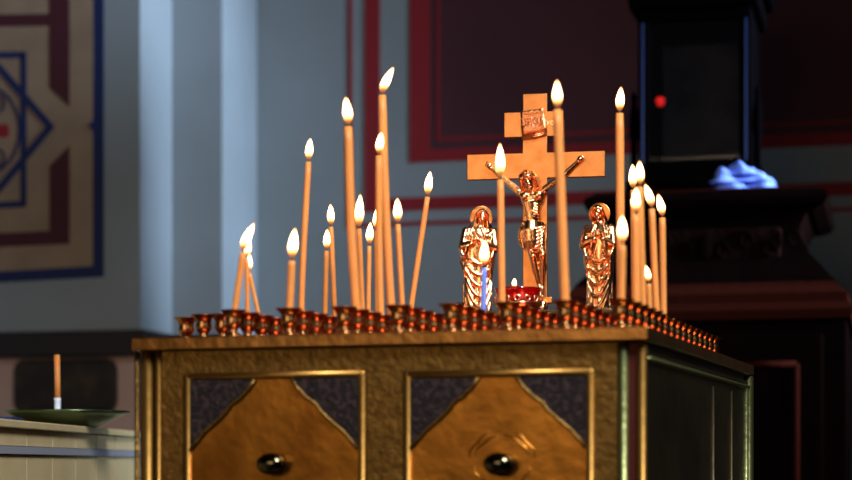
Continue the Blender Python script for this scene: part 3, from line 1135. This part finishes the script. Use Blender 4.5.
# ------------------------------------------------------------------ candle cups
HH = 0.0305
cup = bmesh.new()
lathe(cup, [(0.0045, .0075), (.0052, .0085), (.0072, .011), (.0085, .0145), (.0083, .0180), (.0078, .0205), (.0079, .0225), (.0094, .0260), (.0122, .0292), (.0134, .0302), (.0132, HH),
            (.0112, .0300), (.0078, .0272), (.0060, .0240), (.0058, .0150), (0, .0150)], 28)
me_cup = bpy.data.meshes.new('cup')
cup.normal_update()
cup.to_mesh(me_cup)
cup.free()
ft = bmesh.new()
lathe(ft, [(0, 0), (.0092, 0), (.0094, .0012), (.0080, .0028), (.0052, .0044), (.0044, .0060), (.0050, .0074), (.0045, .0080), (0, .0080)], 28)
me_foot = bpy.data.meshes.new('foot')
ft.to_mesh(me_foot)
ft.free()
for me in (me_cup, me_foot):
    me.materials.append(M_holder)
    for p in me.polygons:
        p.use_smooth = True

ORD = ['first', 'second', 'third', 'fourth', 'fifth', 'sixth', 'seventh', 'eighth', 'ninth', 'tenth', 'eleventh', 'twelfth', 'thirteenth', 'fourteenth', 'fifteenth', 'sixteenth']
YF, DY = 0.030, 0.0418
FILES = [233, 289, 344.5, 398.5, 452, 508, 565.5, 621]
fx = [tx(p_, YF) for p_ in FILES]
SPOTS = {}
for c, x in enumerate(fx):
    for r in range(16):
        SPOTS[(c, r)] = Vector((x, YF + DY * r, TOP))
used = {}


def proj(v):
    d = v - CAM
    Z = d.dot(FW)
    return CXP + FPX * d.dot(RT) / Z, HOR - FPX * d.z / Z, Z


protoH = [None]


def make_holder(loc, label, scale=1.0):
    T = empty('candle_cup', loc)
    tag(T, label, 'candle holder', 'brass candle cups on the stand')
    for me, nm in ((me_cup, 'cup'), (me_foot, 'foot')):
        o = bpy.data.objects.new(nm, me)
        COL.objects.link(o)
        o.parent = T
        o.scale = (scale * 1.14, scale * 1.14, 1)
    return T


# ------------------------------------------------------------------ candles
# top of wax (px, py), foot (px, py), flame tip (px, py), rank depth wanted, diameter m, bow px, description
CANDLES = [
    ((243.0, 253), (237, 308), (254, 223), 0, .0085, 0, 'short beeswax candle crossed with its neighbour, far left, broad leaning flame'),
    ((247.0, 259), (249, 309), (249.5, 238), 2, .0062, 0, 'short thin beeswax candle leaning behind the leftmost flame'),
    ((249.5, 273), (254, 310), (249.5, 254), 5, .0055, 0, 'shortest thin beeswax candle in the far left cluster, small flame'),
    ((292.0, 261), (287.5, 308), (295, 228), 0, .0100, 0, 'short thick beeswax candle with a tall flame, second cluster from the left'),
    ((308.5, 162), (300.5, 307), (310.5, 138), 5, .0088, -1, 'tall slender beeswax candle leaning right, alone left of centre'),
    ((331.0, 227), (335, 305), (330.5, 204), 9, .0078, 0, 'thin beeswax candle leaning left, rear one of the pair near the middle left'),
    ((326.5, 251), (325, 309), (327.3, 229), 7, .0078, 0, 'short thin upright beeswax candle, front one of the pair near the middle left'),
    ((348.3, 127), (354, 306), (345.8, 97), 1, .0118, -1.5, 'tall thick beeswax candle leaning left, in the front of the centre-left cluster'),
    ((359.0, 229), (360, 305), (360.3, 194), 6, .0078, 0, 'medium thin upright candle just right of the tall thick leaning one'),
    ((369.3, 246), (363.5, 307), (370.5, 222), 8, .0078, 0, 'short thin candle leaning right in the centre-left cluster'),
    ((376.4, 231), (377.7, 308), (377, 207), 9, .0076, 0, 'medium thin candle close behind the two tallest centre-left candles'),
    ((379.0, 156), (385.5, 306), (381.3, 132), 3, .0098, -1, 'tall beeswax candle with small flame overlapping the tallest one'),
    ((382.3, 95.5), (393, 306), (393.5, 67), 2, .0118, -1.5, 'tallest beeswax candle, flame blown to the right, left of centre'),
    ((397.8, 224.5), (401.5, 303), (397.3, 198), 7, .0082, 0, 'medium beeswax candle just right of the tallest candle'),
    ((427.5, 197), (409, 304), (430.3, 171), 8, .0086, 0, 'beeswax candle leaning strongly right, in front of the grey wall'),
    ((484.0, 268), (484, 308), (485, 240), 4, .0070, 0, 'short thin candle with blue light in its colour, in front of the left statuette'),
    ((500.5, 180), (502, 303), (500, 143), 1, .0098, 0, 'tall beeswax candle before the left arm of the crucifix'),
    ((557.5, 110), (560, 303), (557, 80), 1, .0118, 0, 'tall thick beeswax candle before the right arm of the crucifix'),
    ((622.3, 246), (621, 300), (622.3, 215), 0, .0095, 0, 'short beeswax candle just in front of the tall one in the right-hand group'),
    ((619.7, 113.5), (618.5, 300), (621, 87), 4, .0118, 0, 'tallest beeswax candle of the right-hand group, slightly blurred'),
    ((633.0, 190), (632, 300), (632.5, 164), 7, .0080, 0, 'beeswax candle with the left one of two touching flames in the right-hand group'),
    ((635.5, 215), (634.5, 299), (636.3, 187), 1, .0110, 0, 'thick beeswax candle with large flame in the middle of the right-hand group'),
    ((640.0, 187), (645, 302), (639.6, 161), 6, .0085, 0, 'beeswax candle with the right one of two touching flames in the right-hand group'),
    ((651.8, 209), (657.5, 308), (645, 184), 8, .0088, 0, 'tall candle leaning left, second from the right end'),
    ((662.3, 218), (666, 315), (658, 194), 9, .0088, 0, 'rightmost lit beeswax candle'),
    ((648.8, 284), (649.5, 309), (645.3, 265), 7, .0070, 0, 'shortest stub candle with small flame in the right-hand group'),
]


def make_candle(i, top, foot, ftip, rank, dia, bow, label):
    # choose the cup near the wanted rank whose rim lies where the candle stands
    best = None
    for (c, r), v in SPOTS.items():
        if (c, r) in used:
            continue
        px, py, Z = proj(v + Vector((0, 0, HH)))
        sc = abs(px - foot[0]) + 1.6 * abs(r - rank)
        if best is None or sc < best[0]:
            best = (sc, c, r, px, Z)
    _, c, r, px, Z = best
    used[(c, r)] = label
    v = SPOTS[(c, r)]
    base = v + Vector((0, 0, .0155))
    rim = P(px, foot[1], Z)
    topw = P(top[0], top[1], Z)
    # keep the candle's real base inside the cup
    T = empty('candle', base)
    tag(T, label, 'candle', 'lit candles on the stand')
    d = topw - base
    b_ = bmesh.new()
    pts = []
    n = 14
    rd = random.Random(i)
    for k_ in range(n + 1):
        t = k_ / n
        pts.append(d * t + RT * (bow / FPX * Z) * math.sin(PI * t))
    rr = min(dia / 2, .0059) * .88
    rads = [rr * (1 + .02 * math.sin(k_ * 1.7 + i)) for k_ in range(n)] + [rr * .86]
    rads[0] = rr * .85
    tube(b_, pts, rads, 20)
    # melted rim and shallow pool
    dirn = (pts[-1] - pts[-2]).normalized()
    finish(b_, 'wax_body', M_waxb if 'blue' in label else M_wax, T, smooth=True)
    b_ = bmesh.new()
    wl = .0045
    tube(b_, [pts[-1] - dirn * .001, pts[-1] + dirn * wl * .6, pts[-1] + dirn * wl + RT * .0006], .0006, 8)
    finish(b_, 'wick', M_wick, T, smooth=True)
    tipw = P(ftip[0], ftip[1], Z) - base
    f0 = pts[-1] + dirn * .0018
    dv = tipw - f0
    fo = bpy.data.objects.new('flame', flame_mesh(dv.z, min(.0054, max(.0032, dv.z * .160)), (dv.x, dv.y)))
    COL.objects.link(fo)
    fo.parent = T
    fo.location = f0
    return T


for i, cdl in enumerate(CANDLES):
    make_candle(i, *cdl)

for (c, r), v in sorted(SPOTS.items()):
    if not ((c, r) in used or r < 7 or c == 7):
        continue
    fl = ORD[c] + ' file from the left' if c < 7 else 'right-hand file'
    st = 'candle-holding' if (c, r) in used else 'empty'
    make_holder(v, '%s brass cup, %s from the front in the %s' % (st, ORD[r], fl), 1.0 if (c < 7 or r < 5) else .82)
# three cups of the short corner file at the far left
for px, py, nm in ((182, 320, 'outermost of three empty brass cups at the left corner of the stand'),
                   (203.5, 317, 'middle of three empty brass cups at the left corner of the stand'),
                   (223, 316.5, 'innermost of three empty brass cups at the left corner of the stand')):
    Z = (HH + TOP - CZ) * FPX / (HOR - py) * .985
    v = P(px, py, Z)
    make_holder(Vector((max(v.x, -TW + .016), max(v.y, .03), TOP)), nm)

# ------------------------------------------------------------------ dark carved cabinet with glazed case at the right
NCAB = -0.72          # front plane (wall coordinate n) of the ledge
dl, zl = wz(583, 194, NCAB)
dr_, zr_ = wz(828, 183, NCAB)
dc = (dl + dr_) / 2
hwL = (dr_ - dl) / 2
CAB = empty('carved_cabinet', WP(dc, NCAB + .3, 0), ZR)
tag(CAB, 'dark walnut carved cabinet with flared base and ledge, against the red wall at right', 'cabinet')


def zat(py, px=800):
    return wz(px, py, NCAB)[1]


def hw_at(px, py):
    return wz(px, py, NCAB)[0] - dc


def loft(prof, name, m, parent, depth=.30, seg_smooth=False):
    """prof: (half width, z); rectangular sections, depth follows width"""
    b_ = bmesh.new()
    prev = None
    for hx, z in prof:
        hy = depth + (hx - hwL)
        r = [b_.verts.new((sx * hx, sy * hy, z)) for sx, sy in ((-1, -1), (1, -1), (1, 1), (-1, 1))]
        if prev:
            for i in range(4):
                b_.faces.new((prev[i], prev[(i + 1) % 4], r[(i + 1) % 4], r[i]))
        else:
            b_.faces.new(r[::-1])
        prev = r
    b_.faces.new(prev)
    bmesh.ops.recalc_face_normals(b_, faces=b_.faces)
    return finish(b_, name, m, parent)


T1 = zat(185)
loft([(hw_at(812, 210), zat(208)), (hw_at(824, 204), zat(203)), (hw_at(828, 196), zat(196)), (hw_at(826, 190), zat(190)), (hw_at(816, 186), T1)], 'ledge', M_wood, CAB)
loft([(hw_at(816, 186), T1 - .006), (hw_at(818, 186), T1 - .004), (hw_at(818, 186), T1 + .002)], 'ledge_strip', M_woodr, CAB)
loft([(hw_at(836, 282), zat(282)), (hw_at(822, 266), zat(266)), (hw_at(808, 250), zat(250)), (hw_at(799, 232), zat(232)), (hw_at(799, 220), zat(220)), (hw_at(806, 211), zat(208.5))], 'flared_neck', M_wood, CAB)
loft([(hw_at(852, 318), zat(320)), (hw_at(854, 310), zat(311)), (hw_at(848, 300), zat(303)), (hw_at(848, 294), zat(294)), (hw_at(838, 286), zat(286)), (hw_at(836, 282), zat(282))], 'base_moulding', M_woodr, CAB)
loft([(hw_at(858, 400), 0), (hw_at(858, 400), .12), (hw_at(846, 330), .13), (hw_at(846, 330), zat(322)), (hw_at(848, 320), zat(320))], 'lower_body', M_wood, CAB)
# carved panel on the neck
b_ = bmesh.new()
z0, z1 = zat(262), zat(224)
hy = .30 + (hw_at(799, 240) - hwL)
box(b_, -hw_at(780, 240), hw_at(780, 240), -hy - .03, -hy + .02, z0, z1)
pc = finish(b_, 'carved_panel', M_carve, CAB, bevel=.006)
b_ = bmesh.new()
for s in (-1, 1):
    for j in range(4):
        cx = s * (.04 + j * .055)
        cz_ = (z0 + z1) / 2 + (.012 if j % 2 else -.012)
        pts = [(cx + s * .02 * math.cos(t * .9) * (1 - t * .12), -hy - .032, cz_ + .028 * math.sin(t * .9) * (1 - t * .12)) for t in range(8)]
        tube(b_, pts, [.004, .006, .007, .007, .006, .005, .004, .003], 8)
ell(b_, (0, -hy - .032, (z0 + z1) / 2), (.022, .01, .03))
finish(b_, 'carved_foliage', M_wood, pc, smooth=True)
# doors of the lower body
hyl = .30 + (hw_at(846, 330) - hwL)
for s, lb in ((-1, 'left'), (1, 'right')):
    b_ = bmesh.new()
    xw = hw_at(846, 330)
    xa, xb = (.01, xw - .05) if s > 0 else (-xw + .05, -.01)
    box(b_, xa, xb, -hyl - .012, -hyl + .01, .18, zat(335))
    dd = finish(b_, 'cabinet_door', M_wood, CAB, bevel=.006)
    b_ = bmesh.new()
    z2, z3 = .26, zat(335) - .07
    for A, B in (((xa + .06, z2), (xa + .06, z3)), ((xa + .06, z3), (xb - .06, z3)), ((xb - .06, z3), (xb - .06, z2)), ((xb - .06, z2), (xa + .06, z2))):
        tube(b_, [(A[0], -hyl - .013, A[1]), (B[0], -hyl - .013, B[1])], .007, 10)
    finish(b_, 'door_moulding', M_woodr, dd, smooth=True)
    b_ = bmesh.new()
    ell(b_, (s * .04, -hyl - .024, .85), (.012, .012, .012))
    finish(b_, 'knob', M_knob, dd, smooth=True)

# glazed icon case on the ledge
dk0, _ = wz(638, 100, NCAB + .18)
dk1, _ = wz(751, 100, NCAB + .18)
dkc, hk = (dk0 + dk1) / 2, (dk1 - dk0) / 2
KB = T1 + .003
KASE = empty('icon_case', WP(dkc, NCAB + .33, KB), ZR)
tag(KASE, 'tall black glazed icon case standing on the dark cabinet', 'icon case')
ktop = wz(700, 8, NCAB + .18)[1] - KB
kd = .15
b_ = bmesh.new()
fw_ = .028
box(b_, -hk, -hk + fw_, -kd, kd, .05, ktop)
box(b_, hk - fw_, hk, -kd, kd, .05, ktop)
box(b_, -hk + fw_, hk - fw_, -kd, kd, .05, .05 + fw_ * 1.6)
box(b_, -hk + fw_, hk - fw_, -kd, kd, ktop - fw_, ktop)
box(b_, -hk + fw_, hk - fw_, kd - .015, kd, .05 + fw_ * 1.6, ktop - fw_)
finish(b_, 'case_frame', M_case, KASE, bevel=.003)
b_ = bmesh.new()
box(b_, -hk - .03, hk + .03, -kd - .02, kd + .01, 0, .05)
finish(b_, 'case_base', M_case, KASE, bevel=.008)
b_ = bmesh.new()
box(b_, -hk - .02, hk + .02, -kd - .03, kd + .01, ktop, ktop + .05)
box(b_, -hk - .04, hk + .04, -kd - .05, kd + .01, ktop + .05, ktop + .10)
box(b_, -hk + .01, hk - .01, -kd, kd, ktop + .10, ktop + .22)
finish(b_, 'cornice', M_case, KASE, bevel=.008)
b_ = bmesh.new()
box(b_, -hk + fw_, hk - fw_, -kd + .012, -kd + .016, .05 + fw_ * 1.6, ktop - fw_)
finish(b_, 'glass_pane', M_glass, KASE)
b_ = bmesh.new()
box(b_, -hk + fw_ + .002, hk - fw_ - .002, kd - .035, kd - .016, .06, ktop - fw_ - .002)
ic = finish(b_, 'icon_board', M_icon, KASE)
for s in (-1, 1):
    b_ = bmesh.new()
    box(b_, s * (hk - .012) - .003, s * (hk - .012) + .003, -kd - .003, -kd + .001, .09, ktop - .03)
    finish(b_, 'edge_reflection', M_caseblue, KASE)  # strip added to draw the blue reflection on the case edge
    b_ = bmesh.new()
    cx = s * (hk + .014)
    lathe(b_, [(0, .05), (.016, .05), (.016, .07), (.009, .08), (.009, .15), (.013, .17), (.011, .22), (.006, .25), (.009, .262), (0, .28)], 16, c=(cx, -kd + .03, 0))
    finish(b_, 'turned_column', M_case, KASE, smooth=True)

# added red glow on a chain, drawn for a lamp's reflection in the glass
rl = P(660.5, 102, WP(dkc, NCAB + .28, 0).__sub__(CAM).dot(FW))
RL = empty('red_reflection', (rl.x, rl.y, rl.z))
tag(RL, 'tiny red glow drawn for a reflection in the glass of the icon case', 'reflection')
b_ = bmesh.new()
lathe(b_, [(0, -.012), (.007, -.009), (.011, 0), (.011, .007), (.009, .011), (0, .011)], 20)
finish(b_, 'red_glow', M_redlight, RL, smooth=True)
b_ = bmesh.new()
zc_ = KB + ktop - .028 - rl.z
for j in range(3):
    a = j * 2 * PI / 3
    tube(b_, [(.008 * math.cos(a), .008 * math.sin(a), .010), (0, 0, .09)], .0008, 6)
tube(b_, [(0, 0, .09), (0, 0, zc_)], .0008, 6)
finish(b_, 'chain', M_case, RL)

# folded cloth on the ledge
cl = P(747, 181, WP(dkc, NCAB + .07, 0).__sub__(CAM).dot(FW))
b_ = bmesh.new()
nx, ny = 46, 18
for lay, (hx, hz_, dz) in enumerate(((.084, .052, 0), (.076, .047, .020), (.052, .040, .038))):
    g = []
    for i in range(nx + 1):
        row = []
        for j in range(ny + 1):
            u, v = -1 + 2 * i / nx, -1 + 2 * j / ny
            nz = noise.noise(Vector((u * 2.2 + lay * 5, v * 1.6, lay * 3.1)))
            ed = (1 - abs(u) ** 4) * (1 - abs(v) ** 4)
            row.append(b_.verts.new((u * hx * (1 + .1 * nz) - .012 * lay, v * hz_ * (.9 + .12 * nz), dz + .001 + .021 * ed * (1 + .5 * nz) + .010 * math.sin(u * 6 + v * 3 + lay) * ed)))
        g.append(row)
    for i in range(nx):
        for j in range(ny):
            b_.faces.new((g[i][j], g[i + 1][j], g[i + 1][j + 1], g[i][j + 1]))
    # underside
    g2 = [[b_.verts.new((p.co.x, p.co.y, dz + .0005)) for p in row] for row in g]
    for i in range(nx):
        for j in range(ny):
            b_.faces.new((g2[i][j], g2[i][j + 1], g2[i + 1][j + 1], g2[i + 1][j]))
    for i in range(nx):
        for jj in (0, ny):
            b_.faces.new((g[i][jj], g2[i][jj], g2[i + 1][jj], g[i + 1][jj]))
    for j in range(ny):
        for ii in (0, nx):
            b_.faces.new((g[ii][j], g2[ii][j], g2[ii][j + 1], g[ii][j + 1]))
bmesh.ops.recalc_face_normals(b_, faces=b_.faces)
clo = finish(b_, 'folded_cloth', M_cloth, None, smooth=True)
clo.location = (cl.x, cl.y, T1 + .003)
clo.rotation_euler = (0, 0, ZR)
tag(clo, 'crumpled folded white cloth, blue light in its colour, on the ledge of the dark cabinet', 'cloth')
# narrow blue spot added to brighten the cloth, with no source in the room
sp = bpy.data.lights.new('blue_cloth_spot', 'SPOT')
sp.energy = 330
sp.color = (0.35, 0.55, 1.0)
sp.spot_size = math.radians(3.3)
sp.spot_blend = .8
sp.shadow_soft_size = .03
so = bpy.data.objects.new('blue_cloth_spot', sp)
COL.objects.link(so)
so.location = WP(3.6, -2.3, 3.2)
so.rotation_euler = (Vector((cl.x, cl.y, T1 + .03)) - so.location).to_track_quat('-Z', 'Y').to_euler()

# ------------------------------------------------------------------ left side: counter, tray, candle, plaque
CT = CZ + 0.0655
edge0 = P(-60, HOR, 2.6 * 500 / 560)
# the visible face runs away from the viewer towards vanishing column 500
dirv = (FW + RT * ((500 - CXP) / FPX)).normalized()
pe = P(0, HOR, 2.6)
acr = Vector((-dirv.y, dirv.x, 0))      # to the left
ang = math.atan2(dirv.y, dirv.x)
CTR = empty('side_counter', (pe.x, pe.y, 0), ang)
tag(CTR, 'long beige panelled counter with a grey band, at the lower left', 'counter')
Lc = 2.35
b_ = bmesh.new()
box(b_, -1.2, Lc, .012, .55, .05, CT - .012)
finish(b_, 'counter_body', M_beige, CTR)
b_ = bmesh.new()
box(b_, -1.2, Lc, 0, .56, CT - .012, CT)
finish(b_, 'countertop', M_beige, CTR, bevel=.002)
b_ = bmesh.new()
zb1 = CZ + (HOR - 445.5) / FPX * 2.6
zb0 = CZ + (HOR - 453.5) / FPX * 2.6
box(b_, -1.2, Lc, .004, .013, zb0, zb1)
finish(b_, 'grey_band', M_greystrip, CTR)
for i in range(22):
    b_ = bmesh.new()
    x = -1.1 + i * .16
    box(b_, x, x + .156, .008, .0125, .06, zb0 - .001)
    finish(b_, 'face_board', M_beige, CTR)
    b_ = bmesh.new()
    box(b_, x, x + .156, .008, .0125, zb1 + .001, CT - .0125)
    finish(b_, 'face_board', M_beige, CTR)
b_ = bmesh.new()
box(b_, -1.2, Lc, .03, .5, 0, .05)
finish(b_, 'kick_board', M_rail, CTR)

tc_ = P(67, 411, 3.2)
rimh = tc_.z - CT
TR = empty('bronze_tray', (tc_.x, tc_.y, CT))
tag(TR, 'round greenish bronze tray on the beige counter at the lower left', 'tray')
Rr = 62 * 3.2 / FPX
b_ = bmesh.new()
lathe(b_, [(0, 0), (.05, 0), (.062, .004), (.085, rimh * .55), (Rr * .93, rimh - .005), (Rr, rimh - .003), (Rr, rimh), (Rr * .92, rimh - .001), (.08, rimh * .7), (.055, .008), (0, .006)], 56)
finish(b_, 'tray_dish', M_tray, TR, smooth=True)
ctb = P(57.5, 404, 3.2)
cn = empty('candle', (ctb.x, ctb.y, CT + .0065))
tag(cn, 'unlit orange candle in a small white socket on the bronze tray, lower left', 'candle')
b_ = bmesh.new()
ht = P(57, 355, 3.2).z - CT - .0065
hs = P(57, 398, 3.2).z - CT - .0065
tube(b_, [(0, 0, hs - .01), (0, 0, ht * .6), (-.001, 0, ht)], .0050, 16)
finish(b_, 'wax_body', M_wax, cn, smooth=True)
b_ = bmesh.new()
lathe(b_, [(0, 0), (.014, 0), (.014, .003), (.0055, .008), (.0055, hs - .005), (.0064, hs), (.0051, hs), (.0051, hs - .01), (0, hs - .01)], 20)
finish(b_, 'socket', M_white, cn, smooth=True)
b_ = bmesh.new()
tube(b_, [(-.001, 0, ht - .001), (0, 0, ht + .006)], .0007, 6)
finish(b_, 'wick', M_wick, cn)

# rounded black plaque on the lower wall
d0, za = wz(16, 413, 0)
d1, zb = wz(117, 358.5, 0)
PQ = empty('wall_plaque', WP((d0 + d1) / 2, -.0, (za + zb) / 2), ZR)
tag(PQ, 'black rounded plaque with faint brown ornament, on the pinkish wall behind the tray', 'plaque')


def rrect(hx, hz, r, n=8):
    out = []
    for cx, cz_, a0 in ((hx - r, hz - r, 0), (-hx + r, hz - r, PI / 2), (-hx + r, -hz + r, PI), (hx - r, -hz + r, 3 * PI / 2)):
        for i in range(n + 1):
            a = a0 + PI / 2 * i / n
            out.append((cx + r * math.cos(a), cz_ + r * math.sin(a)))
    return out


hx, hz = (d1 - d0) / 2, (zb - za) / 2
b_ = bmesh.new()
prism(b_, rrect(hx, hz, .035), -.022, .008)
bmesh.ops.recalc_face_normals(b_, faces=b_.faces)
finish(b_, 'board', M_plaque, PQ, bevel=.004)
b_ = bmesh.new()
pts = [(x, -.023, z) for x, z in rrect(hx - .012, hz - .012, .028)]
tube(b_, pts + [pts[0]], .0022, 8, caps=False)
finish(b_, 'rim', M_plaque, PQ, smooth=True)

bk = P(4, 410.5, 3.0)
b_ = bmesh.new()
box(b_, -.09, .022, -.04, .04, 0, .012)
box(b_, -.088, .020, -.041, .038, .002, .010)
bo = finish(b_, 'blue_book', M_blue, None, bevel=.002)
bo.location = (bk.x, bk.y, CT)
bo.rotation_euler = (0, 0, TH)
tag(bo, 'thin blue book on the beige counter at the left edge', 'book')
